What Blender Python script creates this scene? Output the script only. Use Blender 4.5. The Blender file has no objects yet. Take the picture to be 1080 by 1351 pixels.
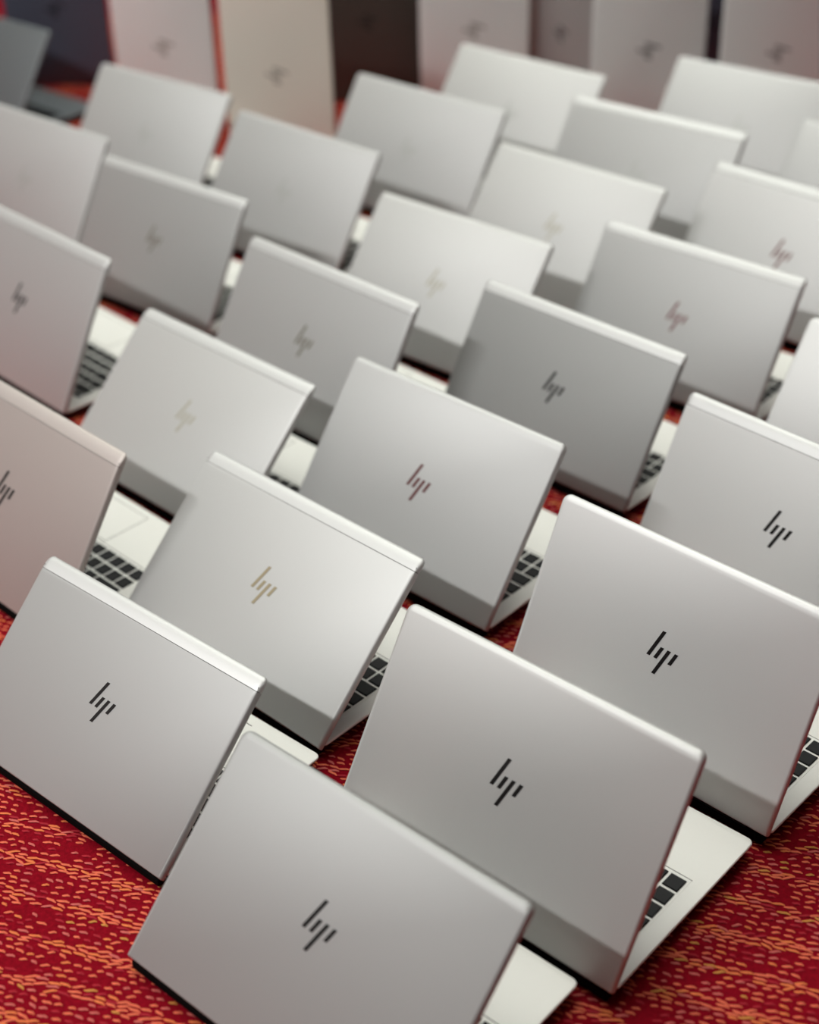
import bpy, bmesh, math, random
import numpy as np
from mathutils import Matrix, Vector

scene = bpy.context.scene
COL = scene.collection
R = math.radians

# ------------------------------------------------------------------ camera, light, exposure
cam_data = bpy.data.cameras.new('camera')
cam_data.sensor_fit = 'VERTICAL'
cam_data.sensor_height = 36.0
cam_data.lens = 36.0 * 2069.0 / 1351.0
cam_data.clip_start = 0.05
cam_data.dof.use_dof = True
cam_data.dof.focus_distance = 1.44
cam_data.dof.aperture_fstop = 2.7
cam = bpy.data.objects.new('camera', cam_data)
COL.objects.link(cam)
cam.matrix_world = (Matrix.Translation((0, 0, 1.03996)) @ Matrix.Rotation(math.pi / 2 - 0.592123, 4, 'X')
                    @ Matrix.Rotation(-0.030259, 4, 'Z'))
scene.camera = cam

world = bpy.data.worlds.new('world')
world.use_nodes = True
world.node_tree.nodes['Background'].inputs[0].default_value = (0.9, 0.95, 1.0, 1)
world.node_tree.nodes['Background'].inputs[1].default_value = 0.05
scene.world = world

ROOF_GLOW = 4.4
WALL_GREY = 0.30

# a long ceiling lamp to the left, behind the camera's shoulder: it throws each lid's shadow onto the lid behind
lamp_data = bpy.data.lights.new('ceiling_tube_lamp', 'AREA')
lamp_data.shape = 'RECTANGLE'
lamp_data.size = 1.5
lamp_data.size_y = 0.09
lamp_data.energy = 88.0
lamp_data.color = (0.985, 0.985, 0.965)
lamp = bpy.data.objects.new('ceiling_tube_lamp', lamp_data)
COL.objects.link(lamp)
lamp.location = (-2.17, 0.46, 2.5)
lamp.rotation_euler = (0, 0, R(-43))

scene.view_settings.view_transform = 'Standard'
scene.view_settings.look = 'None'
scene.view_settings.exposure = 0.0
scene.view_settings.gamma = 1.0
scene.view_settings.use_curve_mapping = False


# ------------------------------------------------------------------ materials
def mat(name, color, metallic=0.0, rough=0.5, noise=0.0, scale=400.0, bump=0.0, spec=0.5, coat=0.0):
    m = bpy.data.materials.new(name)
    m.use_nodes = True
    nt = m.node_tree
    b = nt.nodes['Principled BSDF']
    b.inputs['Metallic'].default_value = metallic
    b.inputs['Roughness'].default_value = rough
    b.inputs['Specular IOR Level'].default_value = spec
    b.inputs['Coat Weight'].default_value = coat
    tc = nt.nodes.new('ShaderNodeTexCoord')
    nz = nt.nodes.new('ShaderNodeTexNoise')
    nz.inputs['Scale'].default_value = scale
    nz.inputs['Detail'].default_value = 3.0
    nt.links.new(tc.outputs['Object'], nz.inputs['Vector'])
    mr = nt.nodes.new('ShaderNodeMapRange')
    mr.inputs['To Min'].default_value = 1.0 - noise
    mr.inputs['To Max'].default_value = 1.0 + noise
    nt.links.new(nz.outputs['Fac'], mr.inputs['Value'])
    mx = nt.nodes.new('ShaderNodeMix')
    mx.data_type = 'RGBA'
    mx.blend_type = 'MULTIPLY'
    mx.inputs['Factor'].default_value = 1.0
    mx.inputs[6].default_value = (*color, 1)
    nt.links.new(mr.outputs['Result'], mx.inputs[7])
    nt.links.new(mx.outputs[2], b.inputs['Base Color'])
    if bump > 0:
        bp = nt.nodes.new('ShaderNodeBump')
        bp.inputs['Strength'].default_value = bump
        bp.inputs['Distance'].default_value = 0.001
        nt.links.new(nz.outputs['Fac'], bp.inputs['Height'])
        nt.links.new(bp.outputs['Normal'], b.inputs['Normal'])
    return m


def glow(name, color, strength):
    m = bpy.data.materials.new(name)
    m.use_nodes = True
    nt = m.node_tree
    nt.nodes.clear()
    e = nt.nodes.new('ShaderNodeEmission')
    e.inputs[0].default_value = (*color, 1)
    e.inputs[1].default_value = strength
    o = nt.nodes.new('ShaderNodeOutputMaterial')
    nt.links.new(e.outputs[0], o.inputs[0])
    return m


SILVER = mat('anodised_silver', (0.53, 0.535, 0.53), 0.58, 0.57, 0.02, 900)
SILVER_LIT_LOW = mat('silver_lit_low', (0.445, 0.45, 0.445), 0.58, 0.57, 0.02, 900)  # from here, copies of the silver with lid light and lamp falloff painted in
SILVER_LIT_UP = mat('silver_lit_up', (0.585, 0.59, 0.58), 0.58, 0.57, 0.02, 900)
SILVER_LIT_LOWEST = mat('silver_lit_lowest', (0.40, 0.405, 0.40), 0.55, 0.58, 0.02, 900)
SILVER_LIT_MOST = mat('silver_lit_most', (0.70, 0.705, 0.70), 0.48, 0.57, 0.02, 900)
PINK_REFLECTION = mat('silver_pink_reflection', (0.50, 0.455, 0.43), 0.58, 0.57, 0.02, 900)  # pink reflection of the carpet painted into the shell colour
SLATE = mat('slate_grey_aluminium', (0.19, 0.21, 0.22), 0.6, 0.45, 0.03, 700)
NAVY = mat('navy_blue_aluminium', (0.12, 0.135, 0.19), 0.5, 0.45, 0.03, 700)
BROWN = mat('dark_brown_shell', (0.09, 0.075, 0.065), 0.4, 0.45, 0.04, 500)
PALE = mat('pale_matt_silver', (0.84, 0.84, 0.83), 0.15, 0.5, 0.02, 800)
CREAM = mat('warm_pale_silver', (0.84, 0.79, 0.70), 0.15, 0.5, 0.02, 800)
DECK = mat('pale_silver_deck', (0.94, 0.94, 0.90), 0.0, 0.42, 0.02, 900)
STRIP = mat('antenna_strip_silver', (0.56, 0.565, 0.56), 0.48, 0.5, 0.01, 900)
DARKEDGE = mat('dark_lid_edge', (0.10, 0.09, 0.09), 0.3, 0.4, 0.02, 500)
UNDER = mat('dark_underside', (0.015, 0.015, 0.015), 0.0, 0.8, 0.03, 500)
KEY = mat('black_key_plastic', (0.006, 0.0065, 0.008), 0.0, 0.55, 0.1, 300, 0.0, 0.22)
GROOVE = mat('dark_groove', (0.10, 0.095, 0.09), 0.0, 0.6, 0.05, 300)
BEZEL = mat('black_bezel', (0.012, 0.012, 0.012), 0.0, 0.45, 0.05, 300)
DISPLAY = mat('switched_off_display', (0.010, 0.012, 0.012), 0.0, 0.25, 0.02, 50)
VENT = mat('black_vent_grille', (0.004, 0.004, 0.004), 0.0, 0.9, 0.1, 600, 0.0, 0.05)
RUBBER = mat('black_rubber', (0.02, 0.02, 0.02), 0.0, 0.8, 0.1, 600)
LOGO_REFL_BLACK = mat('logo_dark_reflection', (0.012, 0.010, 0.010), 0.0, 0.22, 0.02, 100)  # logo tones paint in what the chrome would reflect, dark to gold and red
LOGO_REFL_GOLD = mat('logo_gold_reflection', (0.27, 0.225, 0.14), 0.45, 0.42, 0.02, 100)
LOGO_REFL_RED = mat('logo_red_reflection', (0.13, 0.035, 0.035), 0.3, 0.4, 0.02, 100)
LOGO_REFL_MAROON = mat('logo_maroon_reflection', (0.105, 0.017, 0.018), 0.2, 0.35, 0.02, 100)
LOGO_REFL_PALE = mat('logo_pale_reflection', (0.42, 0.40, 0.33), 0.4, 0.5, 0.02, 100)
LOGO_REFL_FAINT = mat('logo_faint_reflection', (0.45, 0.46, 0.44), 0.5, 0.55, 0.02, 100)
LOGO_REFL_GREY = mat('logo_grey_reflection', (0.20, 0.18, 0.14), 0.3, 0.45, 0.02, 100)

CARPET = mat('deep_red_carpet', (0.19, 0.0024, 0.009), 0.0, 0.95, 0.55, 260, 0.8, 0.05)
YARN = [mat('salmon_yarn', (0.64, 0.125, 0.065), 0.0, 0.8, 0.25, 500, 0.0, 0.2),
        mat('orange_yarn', (0.64, 0.155, 0.05), 0.0, 0.8, 0.25, 500, 0.0, 0.2),
        mat('rose_yarn', (0.50, 0.10, 0.085), 0.0, 0.8, 0.25, 500, 0.0, 0.2),
        mat('crimson_yarn', (0.32, 0.012, 0.022), 0.0, 0.85, 0.25, 500, 0.0, 0.2),
        mat('mustard_yarn', (0.50, 0.20, 0.045), 0.0, 0.8, 0.25, 500, 0.0, 0.2)]
WALL = mat('pale_tent_wall', (WALL_GREY, WALL_GREY, WALL_GREY * 0.99), 0.0, 0.9, 0.04, 6)
FABRIC = mat('white_roof_fabric', (0.7, 0.7, 0.69), 0.0, 0.9, 0.03, 5)
OVERHEAD_GLOW = glow('overhead_fill_glow', (0.98, 1.0, 0.92), ROOF_GLOW)  # glow of the added overhead panel


# ------------------------------------------------------------------ helpers
def link(name, me, material=None, parent=None):
    o = bpy.data.objects.new(name, me)
    COL.objects.link(o)
    if material is not None and me is not None and len(me.materials) == 0:
        me.materials.append(material)
    if parent is not None:
        o.parent = parent
    return o


def mesh_from(name, bm, smooth=None):
    me = bpy.data.meshes.new(name)
    bmesh.ops.recalc_face_normals(bm, faces=bm.faces)
    bm.to_mesh(me)
    bm.free()
    if smooth is not None:
        for p in me.polygons:
            p.use_smooth = True
        me.set_sharp_from_angle(angle=R(smooth))
    return me


def rrect(x0, x1, y0, y1, rb, rt, n=5):
    """outline (counter-clockwise) of a rectangle with bottom / top corner radii"""
    pts = []
    for cx, cy, r, a0 in ((x1 - rb, y0 + rb, rb, -90), (x1 - rt, y1 - rt, rt, 0),
                          (x0 + rt, y1 - rt, rt, 90), (x0 + rb, y0 + rb, rb, 180)):
        for k in range(n + 1):
            a = R(a0 + 90.0 * k / n)
            pts.append((cx + r * math.cos(a), cy + r * math.sin(a)))
    return pts


def lofted(loops):
    """loops: lists of 3-D points with equal count; caps the first and the last"""
    bm = bmesh.new()
    vs = [[bm.verts.new(p) for p in lp] for lp in loops]
    n = len(vs[0])
    for a, b in zip(vs, vs[1:]):
        for i in range(n):
            j = (i + 1) % n
            bm.faces.new((a[i], a[j], b[j], b[i]))
    bm.faces.new(list(reversed(vs[0])))
    bm.faces.new(vs[-1])
    return bm


def box_bm(x0, x1, y0, y1, z0, z1, bevel=0.0, seg=2):
    bm = bmesh.new()
    bmesh.ops.create_cube(bm, size=1.0)
    for v in bm.verts:
        v.co = ((x0 + x1) / 2 + v.co.x * (x1 - x0), (y0 + y1) / 2 + v.co.y * (y1 - y0), (z0 + z1) / 2 + v.co.z * (z1 - z0))
    if bevel > 0:
        bmesh.ops.bevel(bm, geom=list(bm.edges), offset=bevel, segments=seg, affect='EDGES', profile=0.5)
    return bm


def slab_frame(x0, x1, y0, y1, ix0, ix1, iy0, iy1, z0, z1):
    """rectangular ring lying in XY, thickness z0..z1"""
    bm = bmesh.new()
    o = [(x0, y0), (x1, y0), (x1, y1), (x0, y1)]
    i = [(ix0, iy0), (ix1, iy0), (ix1, iy1), (ix0, iy1)]
    V = lambda L, z: [bm.verts.new((a, b, z)) for a, b in L]
    ot, it, ob, ib = V(o, z1), V(i, z1), V(o, z0), V(i, z0)
    for k in range(4):
        m = (k + 1) % 4
        bm.faces.new((ot[k], ot[m], it[m], it[k]))
        bm.faces.new((ob[m], ob[k], ib[k], ib[m]))
        bm.faces.new((ob[k], ob[m], ot[m], ot[k]))
        bm.faces.new((it[k], it[m], ib[m], ib[k]))
    return bm


def structure(o):
    o['kind'] = 'structure'
    return o


# ------------------------------------------------------------------ the setting: a tent with a red carpet
RX, RY0, RY1, RZ = 4.4, -3.4, 5.6, 4.1
floor = structure(link('floor', mesh_from('floor', box_bm(-RX, RX, RY0, RY1, -0.03, 0.0)), CARPET))
floor['label'] = 'deep red carpet with woven orange dashes'
structure(link('ceiling', mesh_from('ceiling', slab_frame(-RX, RX, RY0, RY1, -2.5, 1.4, 1.4, 5.2, RZ, RZ + 0.03)), FABRIC))
structure(link('added_glow_1', mesh_from('glow_panel', box_bm(-2.5, 1.4, 1.4, 5.2, RZ + 0.01, RZ + 0.02)), OVERHEAD_GLOW))  # added glowing panel out of view, sized and placed to light the decks
for nm, b in (('wall_left', (-RX - 0.05, -RX, RY0, RY1)), ('wall_right', (RX, RX + 0.05, RY0, RY1)),
              ('wall_back', (-RX, RX, RY1, RY1 + 0.05)), ('wall_front', (-RX, RX, RY0 - 0.05, RY0))):
    structure(link(nm, mesh_from(nm, box_bm(*b, 0.0, RZ)), WALL))


def carpet_yarn():
    rng = np.random.default_rng(7)
    A = R(-21.0)
    ca, sa = math.cos(A), math.sin(A)
    x_lo, x_hi, y_lo, y_hi = -1.05, 1.05, 0.42, 3.6
    segs = []                                            # (u, v, length, kind)
    v = -2.2
    while v < 4.6:
        band = [(0.0042, True)] * 3 + [(0.0066, False)] * 4
        for step, longline in band:
            v += step
            u = -2.6 + rng.uniform(0, 0.01)
            pitch = 0.0108
            n = int(5.2 / pitch)
            uu = -2.6 + np.arange(n) * pitch + rng.uniform(0, pitch)
            uu = uu + rng.normal(0, 0.0008, n)
            vv = v + rng.normal(0, 0.0005, n) + 0.0016 * np.sin(uu * 55.0 + v * 37.0)
            ln = rng.normal(0.0112 if longline else 0.0076, 0.0009, n)
            keep = rng.random(n) < (0.90 if longline else 0.86)
            segs.append(np.stack([uu, vv, ln, np.full(n, 1.0 if longline else 0.0)], 1)[keep])
    S = np.concatenate(segs)
    X = S[:, 0] * ca - S[:, 1] * sa
    Y = S[:, 0] * sa + S[:, 1] * ca
    near = (X > x_lo) & (X < x_hi) & (Y > y_lo) & (Y < y_hi) & (np.abs(X) < 0.12 + 0.32 * Y)
    S, X, Y = S[near], X[near], Y[near]
    N = len(S)
    ang = A + rng.normal(R(7), R(11), N)
    st = np.array([-0.5, -0.2, 0.2, 0.5])
    hz = np.array([0.0, 0.0011, 0.0011, 0.0])
    wd = np.array([0.0006, 0.00125, 0.00125, 0.0006])
    sway = np.array([0.0004, -0.0002, 0.0002, -0.0004])
    dx, dy = np.cos(ang), np.sin(ang)
    verts = np.empty((N, 4, 3, 3))
    for i in range(4):
        cx = X + dx * S[:, 2] * st[i] - dy * sway[i]
        cy = Y + dy * S[:, 2] * st[i] + dx * sway[i]
        for j, s in enumerate((-1, 0, 1)):
            verts[:, i, j, 0] = cx - dy * wd[i] * s
            verts[:, i, j, 1] = cy + dx * wd[i] * s
            verts[:, i, j, 2] = hz[i] * (1.0 if j == 1 else 0.45) + 0.0002
    verts = verts.reshape(-1, 3)
    quad = []
    for i in range(3):
        for j in range(2):
            quad.append([i * 3 + j, (i + 1) * 3 + j, (i + 1) * 3 + j + 1, i * 3 + j + 1])
    quad = np.array(quad)
    faces = (quad[None] + (np.arange(N) * 12)[:, None, None]).reshape(-1, 4)
    me = bpy.data.meshes.new('carpet_yarn')
    me.vertices.add(len(verts))
    me.vertices.foreach_set('co', verts.ravel())
    me.loops.add(faces.size)
    me.loops.foreach_set('vertex_index', faces.ravel().astype(np.int32))
    me.polygons.add(len(faces))
    me.polygons.foreach_set('loop_start', (np.arange(len(faces)) * 4).astype(np.int32))
    for m in YARN:
        me.materials.append(m)
    pr = np.where(S[:, 3:4] > 0.5, np.array([[0.52, 0.22, 0.10, 0.12, 0.04]]), np.array([[0.52, 0.08, 0.22, 0.16, 0.02]]))
    cum = np.cumsum(pr, 1)
    kind = (rng.random(N)[:, None] > cum).sum(1).clip(0, 4)
    me.polygons.foreach_set('material_index', np.repeat(kind, 6).astype(np.int32))
    me.update(calc_edges=True)
    me.validate()
    o = link('carpet_yarn', me, None, floor)
    o['kind'] = 'stuff'
    o['label'] = 'short orange and salmon yarn floats of the carpet weave'


carpet_yarn()

# ------------------------------------------------------------------ laptop meshes (metres; hinge line at the origin, base towards +Y)
W, H, D, ZH = 0.308, 0.2074, 0.2143, 0.016
TH = 0.0062                                               # lid thickness


def lid_loops(kind):
    if kind == 'strip':
        prof = [(0.0150, 0.0), (0.0095, 0.0008), (0.0050, 0.0020), (0.0018, 0.0036), (0.0003, 0.0052), (0.0, TH)]
    else:
        prof = [(0.0062, 0.0), (0.0038, 0.0005), (0.0018, 0.0014), (0.0006, 0.0028), (0.0001, 0.0042), (0.0, TH)]
    side = [(0.0030, 0), (0.0018, 0), (0.0008, 0), (0.0002, 0), (0.0, 0), (0.0, 0)]
    loops = []
    for (it, d), (i_s, _) in zip(prof, side):
        ib = i_s * 0.5
        rt = max(0.0075 - i_s, 0.003)
        if kind == 'strip':
            rt = 0.006
        pts = rrect(-W / 2 + i_s, W / 2 - i_s, ib, H - it, 0.0012, rt)
        loops.append([(x, d, z) for x, z in pts])
    return loops


def make_lid_meshes():
    plain = mesh_from('lid_plain', lofted(lid_loops('plain')), 40)
    cut = H - 0.0152
    out = []
    for sgn, nm in ((1, 'lid_panel'), (-1, 'antenna_strip')):
        bm = lofted(lid_loops('strip'))
        gap = 0.00035
        res = bmesh.ops.bisect_plane(bm, geom=list(bm.verts) + list(bm.edges) + list(bm.faces), dist=1e-6,
                                     plane_co=(0, 0, cut - gap * sgn), plane_no=(0, 0, sgn), clear_outer=True)
        edges = [e for e in res['geom_cut'] if isinstance(e, bmesh.types.BMEdge)]
        bmesh.ops.contextual_create(bm, geom=edges)
        out.append(mesh_from(nm, bm, 40))
    return plain, out[0], out[1]


LID_PLAIN, LID_PANEL, LID_STRIP = make_lid_meshes()
SEAM = mesh_from('seam_core', box_bm(-W / 2 + 0.002, W / 2 - 0.002, 0.0009, 0.0055, H - 0.020, H - 0.011))
BEZEL_ME = mesh_from('bezel', slab_frame(-W / 2 + 0.003, W / 2 - 0.003, 0.006, H - 0.004,
                                         -0.1455, 0.1455, 0.020, H - 0.014, 0, 0.0012))
DISPLAY_ME = mesh_from('display', box_bm(-0.1456, 0.1456, 0.0199, H - 0.0139, 0.0, 0.0006))
for me in (BEZEL_ME, DISPLAY_ME):                         # lie them on the inner face of the lid
    me.transform(Matrix.Translation((0, TH, 0)) @ Matrix(((1, 0, 0, 0), (0, 0, 1, 0), (0, 1, 0, 0), (0, 0, 0, 1))))
    me.flip_normals()


def logo_mesh(depth=0.00035):
    bm = bmesh.new()
    k = 0.325
    hw = 0.00185
    z0 = 0.1023 - 0.1083
    for u, za, zb in ((-0.0129, 0.1018, 0.1285), (-0.0050, 0.1018, 0.1137), (0.0027, 0.0876, 0.1137), (0.0108, 0.1018, 0.1137)):
        pts = []
        for zz in (za, zb):
            c = u + k * (zz - 0.1023)
            pts.append((c, zz - 0.1083))
        q = [(pts[0][0] - hw, pts[0][1]), (pts[0][0] + hw, pts[0][1]), (pts[1][0] + hw, pts[1][1]), (pts[1][0] - hw, pts[1][1])]
        f = [bm.verts.new((x, -depth, z)) for x, z in q]
        b = [bm.verts.new((x, 0.0002, z)) for x, z in q]
        bm.faces.new(f)
        bm.faces.new(list(reversed(b)))
        for i in range(4):
            j = (i + 1) % 4
            bm.faces.new((f[i], b[i], b[j], f[j]))
    return mesh_from('logo', bm)


LOGO_ME = logo_mesh()


def base_mesh():
    y0 = 0.0092
    loops = []
    for ins, z in ((0.0007, ZH), (0.0, ZH - 0.0007), (0.0, ZH - 0.0022), (0.0012, ZH - 0.0032)):
        r = 0.0065 - ins * 0.3
        loops.append([(x, y, z) for x, y in rrect(-W / 2 + ins, W / 2 - ins, y0 + ins * 0.6, D - ins, 0.003, r)])
    return mesh_from('base', lofted(loops), 40)


def tray_mesh():
    loops = []
    for ins, z in ((0.0022, ZH - 0.0030), (0.0030, ZH - 0.0075), (0.0060, ZH - 0.0115), (0.0100, ZH - 0.0130)):
        loops.append([(x, y, z) for x, y in rrect(-W / 2 + ins, W / 2 - ins, 0.0105 + ins * 0.5, D - ins, 0.003, 0.006)])
    return mesh_from('bottom_cover', lofted(loops), 40)


BASE_ME = base_mesh()
BOTTOM_ME = tray_mesh()
VENT_ME = mesh_from('rear_vent', box_bm(-0.149, 0.149, 0.0012, 0.0112, 0.0028, 0.0110, 0.0006, 1))


def foot_mesh():
    bm = bmesh.new()
    bmesh.ops.create_cone(bm, cap_ends=True, segments=14, radius1=0.0055, radius2=0.0068, depth=ZH - 0.0128)
    bmesh.ops.translate(bm, verts=bm.verts, vec=(0, 0, (ZH - 0.0128) / 2))
    return mesh_from('rubber_foot', bm, 40)


FOOT_ME = foot_mesh()


def hinge_mesh():
    bm = bmesh.new()
    bmesh.ops.create_cone(bm, cap_ends=True, segments=16, radius1=0.0036, radius2=0.0036, depth=0.262)
    bmesh.ops.rotate(bm, verts=bm.verts, cent=(0, 0, 0), matrix=Matrix.Rotation(math.pi / 2, 3, 'Y'))
    bmesh.ops.translate(bm, verts=bm.verts, vec=(0, 0.0068, 0.0100))
    return mesh_from('hinge', bm, 40)


HINGE_ME = hinge_mesh()
RECESS_ME = mesh_from('keyboard_groove', box_bm(-0.1376, 0.1376, 0.1403, 0.1412, ZH - 0.0004, ZH + 0.0001))
PLATE_ME = mesh_from('keyboard_plate', box_bm(-0.1374, 0.1374, 0.0322, 0.1402, ZH - 0.0006, ZH + 0.0003))
PAD_ME = mesh_from('touchpad', box_bm(-0.054, 0.046, 0.1560, 0.2040, ZH - 0.0006, ZH + 0.0002))
PADRIM_ME = mesh_from('touchpad_groove', slab_frame(-0.0547, 0.0467, 0.1440, 0.2047, -0.054, 0.046, 0.1447, 0.204, ZH - 0.0004, ZH + 0.0001))
PADBTN_ME = mesh_from('touchpad_button', box_bm(-0.0247, 0.0247, 0.1447, 0.1553, ZH - 0.0006, ZH + 0.0003))
GRILLE_ME = mesh_from('speaker_grille', box_bm(-0.115, 0.115, 0.0160, 0.0275, ZH - 0.0004, ZH + 0.00008))

U = 0.0183
KEYROWS = [
    (0.1289, 0.0150, [1.37, 1, 1, 1, 5.5, 1, 1, 1, 1, 1]),
    (0.1106, 0.0150, [1.87] + [1] * 13),
    (0.0923, 0.0150, [1.7] + [1] * 11 + [2.17]),
    (0.0740, 0.0150, [1.5] + [1] * 12 + [1.37]),
    (0.0557, 0.0150, [1.0] * 13 + [1.87]),
    (0.0418, 0.0078, [14.87 / 16] * 16),
]
KEY_MESHES = {}


def key_bm(w, h, cx=0.0, cy=0.0):
    bm = bmesh.new()
    lo = [bm.verts.new((cx + sx * w / 2, cy + sy * h / 2, ZH + 0.0002)) for sx, sy in ((-1, -1), (1, -1), (1, 1), (-1, 1))]
    mi = [bm.verts.new((cx + sx * w / 2, cy + sy * h / 2, ZH + 0.0013)) for sx, sy in ((-1, -1), (1, -1), (1, 1), (-1, 1))]
    t = 0.0006
    hi = [bm.verts.new((cx + sx * (w / 2 - t), cy + sy * (h / 2 - t), ZH + 0.0017)) for sx, sy in ((-1, -1), (1, -1), (1, 1), (-1, 1))]
    for a, b in ((lo, mi), (mi, hi)):
        for i in range(4):
            j = (i + 1) % 4
            bm.faces.new((a[i], a[j], b[j], b[i]))
    bm.faces.new(hi)
    return bm


KEYS = []                                                 # (mesh, x, y)
for cy, kh, row in KEYROWS:
    x = -0.1362
    tot = sum(row) * U
    sc = 0.2724 / tot
    for wu in row:
        ww = wu * U * sc
        kw = ww - 0.0031
        kk = (round(kw, 5), kh)
        if kk not in KEY_MESHES:
            KEY_MESHES[kk] = mesh_from('key', key_bm(kw, kh))
        KEYS.append((KEY_MESHES[kk], x + ww / 2, cy))
        x += ww


def joined_keys():
    bm = bmesh.new()
    for me, x, y in KEYS:
        n0 = len(bm.verts)
        bm.from_mesh(me)
        bm.verts.ensure_lookup_table()
        for v in bm.verts[n0:]:
            v.co.x += x
            v.co.y += y
    me = bpy.data.meshes.new('keys')
    bm.to_mesh(me)
    bm.free()
    return me


KEYS_JOINED = joined_keys()
LIDCOPIES = {}


def with_mat(me, m):
    """mesh data shared per (mesh, material)"""
    kk = (me.name, m.name)
    if kk not in LIDCOPIES:
        c = me.copy()
        c.materials.clear()
        c.materials.append(m)
        LIDCOPIES[kk] = c
    return LIDCOPIES[kk]


def open_laptop(x, y, yaw, tilt, sx, sh, style, shell, logo, label, keys_single, deck=DECK, logo_dx=0.0):
    root = bpy.data.objects.new('open_laptop', None)
    COL.objects.link(root)
    root.empty_display_size = 0.05
    root.location = (x, y, 0)
    root.rotation_euler = (0, 0, R(yaw))
    root.scale = (sx, sh, sh)
    root['label'] = label
    root['category'] = 'laptop'
    root['group'] = 'open laptops in rows on the red carpet'
    link('base', with_mat(BASE_ME, deck), None, root)
    link('bottom_cover', with_mat(BOTTOM_ME, UNDER), None, root)
    for fx in (-0.115, 0.115):
        for fy in (0.035, D - 0.035):
            f = link('rubber_foot', with_mat(FOOT_ME, RUBBER), None, root)
            f.location = (fx, fy, 0)
    link('hinge', with_mat(HINGE_ME, UNDER), None, root)
    link('rear_vent', with_mat(VENT_ME, VENT), None, root)
    link('speaker_grille', with_mat(GRILLE_ME, GROOVE if deck is not DECK else SILVER), None, root)
    kb = link('keyboard_plate', with_mat(PLATE_ME, deck), None, root)
    link('keyboard_groove', with_mat(RECESS_ME, GROOVE), None, kb)
    if keys_single:
        for me, kx, ky in KEYS:
            k = link('key', with_mat(me, KEY), None, kb)
            k.location = (kx, ky, 0)
    else:
        k = link('keys', with_mat(KEYS_JOINED, KEY), None, kb)
        k['kind'] = 'stuff'
    tp = link('touchpad', with_mat(PAD_ME, deck), None, root)
    link('touchpad_groove', with_mat(PADRIM_ME, GROOVE), None, tp)
    for bx in (-0.0292, 0.0212):
        b = link('touchpad_button', with_mat(PADBTN_ME, deck), None, tp)
        b.location = (bx, 0, 0)
    if style == 'strip':
        lid = link('lid', with_mat(LID_PANEL, shell), None, root)
        link('antenna_strip', with_mat(LID_STRIP, shell if shell is PINK_REFLECTION else STRIP), None, lid)
        link('seam', with_mat(SEAM, GROOVE), None, lid)
    else:
        lid = link('lid', with_mat(LID_PLAIN, shell), None, root)
    lid.location = (0, 0, ZH)
    lid.rotation_euler = (-R(tilt), 0, 0)
    link('bezel', with_mat(BEZEL_ME, BEZEL), None, lid)
    link('display', with_mat(DISPLAY_ME, DISPLAY), None, lid)
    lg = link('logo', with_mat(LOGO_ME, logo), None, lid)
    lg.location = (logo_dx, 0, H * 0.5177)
    return root


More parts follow.
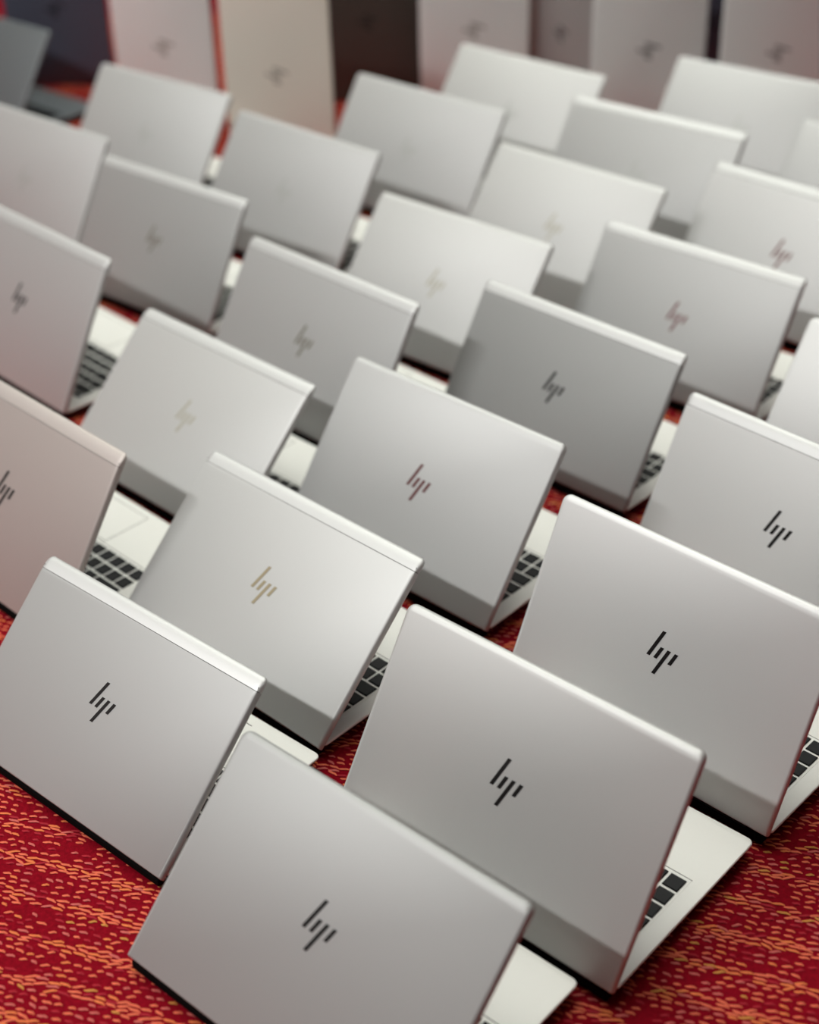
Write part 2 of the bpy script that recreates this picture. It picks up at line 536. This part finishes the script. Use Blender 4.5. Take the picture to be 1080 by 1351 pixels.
LAPTOPS = [
    # x, y, yaw, lid lean, width, height, style, shell, logo, label
    (-0.1334, 0.7757, -42.07, 46.57, 0.9876, 1.0180, 'plain', SILVER_LIT_LOWEST, LOGO_REFL_BLACK, 'nearest silver laptop, cut off by the bottom edge of the photo'),
    (-0.3407, 1.0600, -41.62, 46.98, 0.9848, 0.9560, 'strip', SILVER_LIT_LOW, LOGO_REFL_BLACK, 'bright silver laptop at lower left with seamed lid strip, above bare carpet'),
    (0.0349, 0.9253, -42.18, 32.36, 1.0025, 1.0232, 'plain', SILVER_LIT_UP, LOGO_REFL_BLACK, 'darker grey laptop with logo painted with a dark reflection, right behind the nearest laptop'),
    (0.1959, 1.0944, -43.98, 26.67, 1.0033, 1.0122, 'plain', SILVER_LIT_MOST, LOGO_REFL_BLACK, 'grey laptop with plain lid cut by the right edge, beside bare carpet'),
    (-0.0358, 1.3990, -43.70, 37.53, 0.9943, 1.0284, 'plain', SILVER, LOGO_REFL_MAROON, 'silver laptop with logo painted with a dark red reflection and plain lid near the centre of the photo'),
    (-0.4890, 1.4097, -45.33, 34.49, 1.0154, 1.0305, 'strip', PINK_REFLECTION, LOGO_REFL_BLACK, 'grey laptop at the left edge painted with a pink reflection, its dark-reflecting logo half out of frame'),
    (-0.2057, 1.2286, -44.26, 46.86, 1.0124, 1.0068, 'strip', SILVER_LIT_UP, LOGO_REFL_GOLD, 'bright silver laptop with logo painted with a gold reflection and seamed lid strip, large and sharp'),
    (-0.3207, 1.5730, -44.73, 46.26, 0.9987, 1.0164, 'strip', SILVER_LIT_UP, LOGO_REFL_PALE, 'bright silver laptop with logo painted with a pale gold reflection, behind the one with a gold reflection'),
    (0.1399, 1.6173, -45.09, 32.18, 0.9931, 0.9456, 'strip', SILVER_LIT_LOWEST, LOGO_REFL_BLACK, 'dark grey slightly blurred laptop with logo painted with a dark reflection, behind the laptop with a red logo reflection at the centre'),
    (0.3435, 1.2961, -46.78, 28.27, 1.0131, 0.9814, 'strip', SILVER_LIT_MOST, LOGO_REFL_BLACK, 'pale silver laptop with seamed strip and logo painted with a dark reflection, cut by the right edge'),
    (-0.1693, 1.7441, -45.35, 32.32, 1.0004, 1.0002, 'strip', SILVER, LOGO_REFL_GREY, 'blurred grey laptop with logo painted with a bronze reflection between two bright silver ones, left of centre'),
    (-0.5553, 1.8875, -46.29, 29.25, 1.0024, 1.0180, 'strip', SILVER, LOGO_REFL_BLACK, 'blurred dark grey laptop at the left edge behind the laptop with the painted pink reflection'),
    (-0.3952, 2.0851, -40.63, 31.19, 0.9749, 0.9544, 'strip', SILVER_LIT_LOW, LOGO_REFL_GREY, 'blurred small dark grey laptop with logo painted with a grey reflection on the left, keyboard corner at its right'),
    (-0.0005, 1.9074, -41.72, 39.50, 0.9802, 0.9987, 'plain', SILVER_LIT_UP, LOGO_REFL_PALE, 'blurred near-white laptop with faint logo just above the photo centre'),
    (0.3180, 1.7900, -42.13, 32.67, 0.9768, 0.9548, 'strip', SILVER, LOGO_REFL_RED, 'blurred grey laptop with logo painted with a reddish reflection and bright top edge, right of centre'),
    (0.4856, 1.9608, -44.61, 34.03, 0.9968, 1.0051, 'strip', SILVER_LIT_MOST, LOGO_REFL_RED, 'blurred pale laptop with bright white top edge and logo painted with a reddish reflection at the right edge'),
    (0.1767, 2.0844, -42.64, 39.00, 0.9799, 0.9994, 'plain', SILVER_LIT_UP, LOGO_REFL_PALE, 'blurred white laptop with faint logo, behind the near-white laptop above the centre'),
    (-0.2206, 2.2406, -43.04, 34.85, 0.9976, 1.0030, 'plain', SILVER, LOGO_REFL_FAINT, 'blurred greenish grey laptop with barely visible logo, in front of the cream standing laptop'),
    (-0.6312, 2.3232, -40.66, 32.38, 1.0, 1.0, 'plain', SILVER, LOGO_REFL_FAINT, 'blurred pale laptop at the upper left edge of the photo'),
    (-0.4662, 2.5119, -38.35, 36.27, 0.9898, 0.9979, 'plain', SILVER, LOGO_REFL_FAINT, 'blurred pale laptop in front of the leftmost pale standing laptop'),
    (-0.0257, 2.4020, -41.81, 34.74, 1.0243, 1.0032, 'plain', SILVER, LOGO_REFL_FAINT, 'blurred light grey laptop in front of the dark brown standing laptop'),
    (0.3294, 2.2696, -39.24, 35.26, 1.0071, 1.0015, 'strip', SILVER, LOGO_REFL_FAINT, 'blurred grey laptop with a shining white top edge, upper right'),
    (0.1478, 2.5648, -41.53, 38.0, 1.0062, 1.0013, 'plain', SILVER_LIT_UP, LOGO_REFL_FAINT, 'blurred white laptop highest in the top middle of the photo'),
    (0.5275, 2.4613, -37.96, 38.0, 1.0, 1.0, 'plain', SILVER, LOGO_REFL_FAINT, 'blurred white laptop at the upper right in front of two standing laptops'),
    (0.5100, 1.4700, -43.5, 36.0, 1.0, 1.0, 'plain', SILVER_LIT_MOST, LOGO_REFL_FAINT, 'pale laptop of which only the left corner shows at the right edge, mid height'),
    (0.6550, 2.1300, -42.0, 36.0, 1.0, 1.0, 'plain', SILVER, LOGO_REFL_FAINT, 'blurred pale laptop of which only a sliver shows at the upper right edge'),
    (-0.8300, 2.9000, -41.0, 36.0, 1.0, 1.0, 'plain', SLATE, LOGO_REFL_BLACK, 'blurred dark slate laptop in the top left corner'),
]
for i, L in enumerate(LAPTOPS):
    laptop = open_laptop(*L, keys_single=(i < 13 or i in (14, 24)), deck=(SLATE if L[7] is SLATE else DECK))
    if i == 1:                                            # small printed mark on the palm rest
        link('model_mark', mesh_from('model_mark', box_bm(0.064, 0.0715, 0.2008, 0.2019, ZH - 0.0002, ZH + 0.00008)), GROOVE, laptop)


# ------------------------------------------------------------------ closed laptops standing on end behind the rows
def standing_laptop(x, y, yaw, shell, under, logo, label, w=0.203, h=0.306, lean=0.0, side=None):
    root = bpy.data.objects.new('standing_laptop', None)
    COL.objects.link(root)
    root.location = (x, y, 0)
    root.rotation_euler = (0, 0, R(yaw))
    root['label'] = label
    root['category'] = 'laptop'
    root['group'] = 'closed laptops standing on end at the back'
    loops = []
    for ins, d in ((0.004, 0.0), (0.0016, 0.0006), (0.0004, 0.002), (0.0, 0.006)):
        loops.append([(px, d, pz) for px, pz in rrect(-w / 2 + ins, w / 2 - ins, ins, h - ins, 0.006, 0.006)])
    lid = link('lid', mesh_from('standing_lid', lofted(loops), 40), shell, root)
    loops = []
    for ins, d in ((0.0, 0.0066), (0.0, 0.011), (0.004, 0.016), (0.010, 0.019)):
        loops.append([(px, d, pz) for px, pz in rrect(-w / 2 + ins, w / 2 - ins, ins, h - ins, 0.006, 0.006)])
    link('base', mesh_from('standing_base', lofted(loops), 40), under, root)
    link('gap_seal', mesh_from('gap_seal', box_bm(-w / 2 + 0.004, w / 2 - 0.004, 0.0055, 0.0072, 0.004, h - 0.004)), RUBBER, root)
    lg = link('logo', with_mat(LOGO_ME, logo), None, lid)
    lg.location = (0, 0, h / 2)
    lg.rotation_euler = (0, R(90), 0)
    return root


standing_laptop(-0.425, 2.868, -14, PALE, UNDER, LOGO_REFL_GREY, 'leftmost pale laptop standing on end at the back', w=0.193)
standing_laptop(-0.207, 2.690, -16, CREAM, BROWN, LOGO_REFL_GREY, 'cream-toned laptop standing on end at the back, beside the dark brown one', w=0.198)
standing_laptop(-0.051, 2.985, 0, BROWN, RUBBER, LOGO_REFL_BLACK, 'dark brown laptop standing on end at the back')
standing_laptop(0.147, 2.915, -3, PALE, RUBBER, LOGO_REFL_GREY, 'pale grey laptop standing on end just right of the dark brown one')
standing_laptop(0.305, 2.880, -56, SILVER_LIT_LOW, UNDER, LOGO_REFL_BLACK, 'narrow-looking turned laptop standing on end between two wider ones')
standing_laptop(0.450, 2.765, 0, PALE, UNDER, LOGO_REFL_BLACK, 'grey laptop standing on end, second from the right at the back')
standing_laptop(0.673, 2.730, 0, PALE, UNDER, LOGO_REFL_BLACK, 'rightmost grey laptop standing on end at the back')
standing_laptop(-0.669, 3.131, 0, NAVY, RUBBER, LOGO_REFL_BLACK, 'navy blue laptop standing on end at the upper left')
standing_laptop(0.262, 3.060, 0, NAVY, RUBBER, LOGO_REFL_BLACK, 'black laptop standing on end, seen as a dark stripe left of the turned laptop')
standing_laptop(0.600, 2.930, 0, NAVY, RUBBER, LOGO_REFL_BLACK, 'black laptop standing on end, seen as a dark stripe between the two rightmost ones')
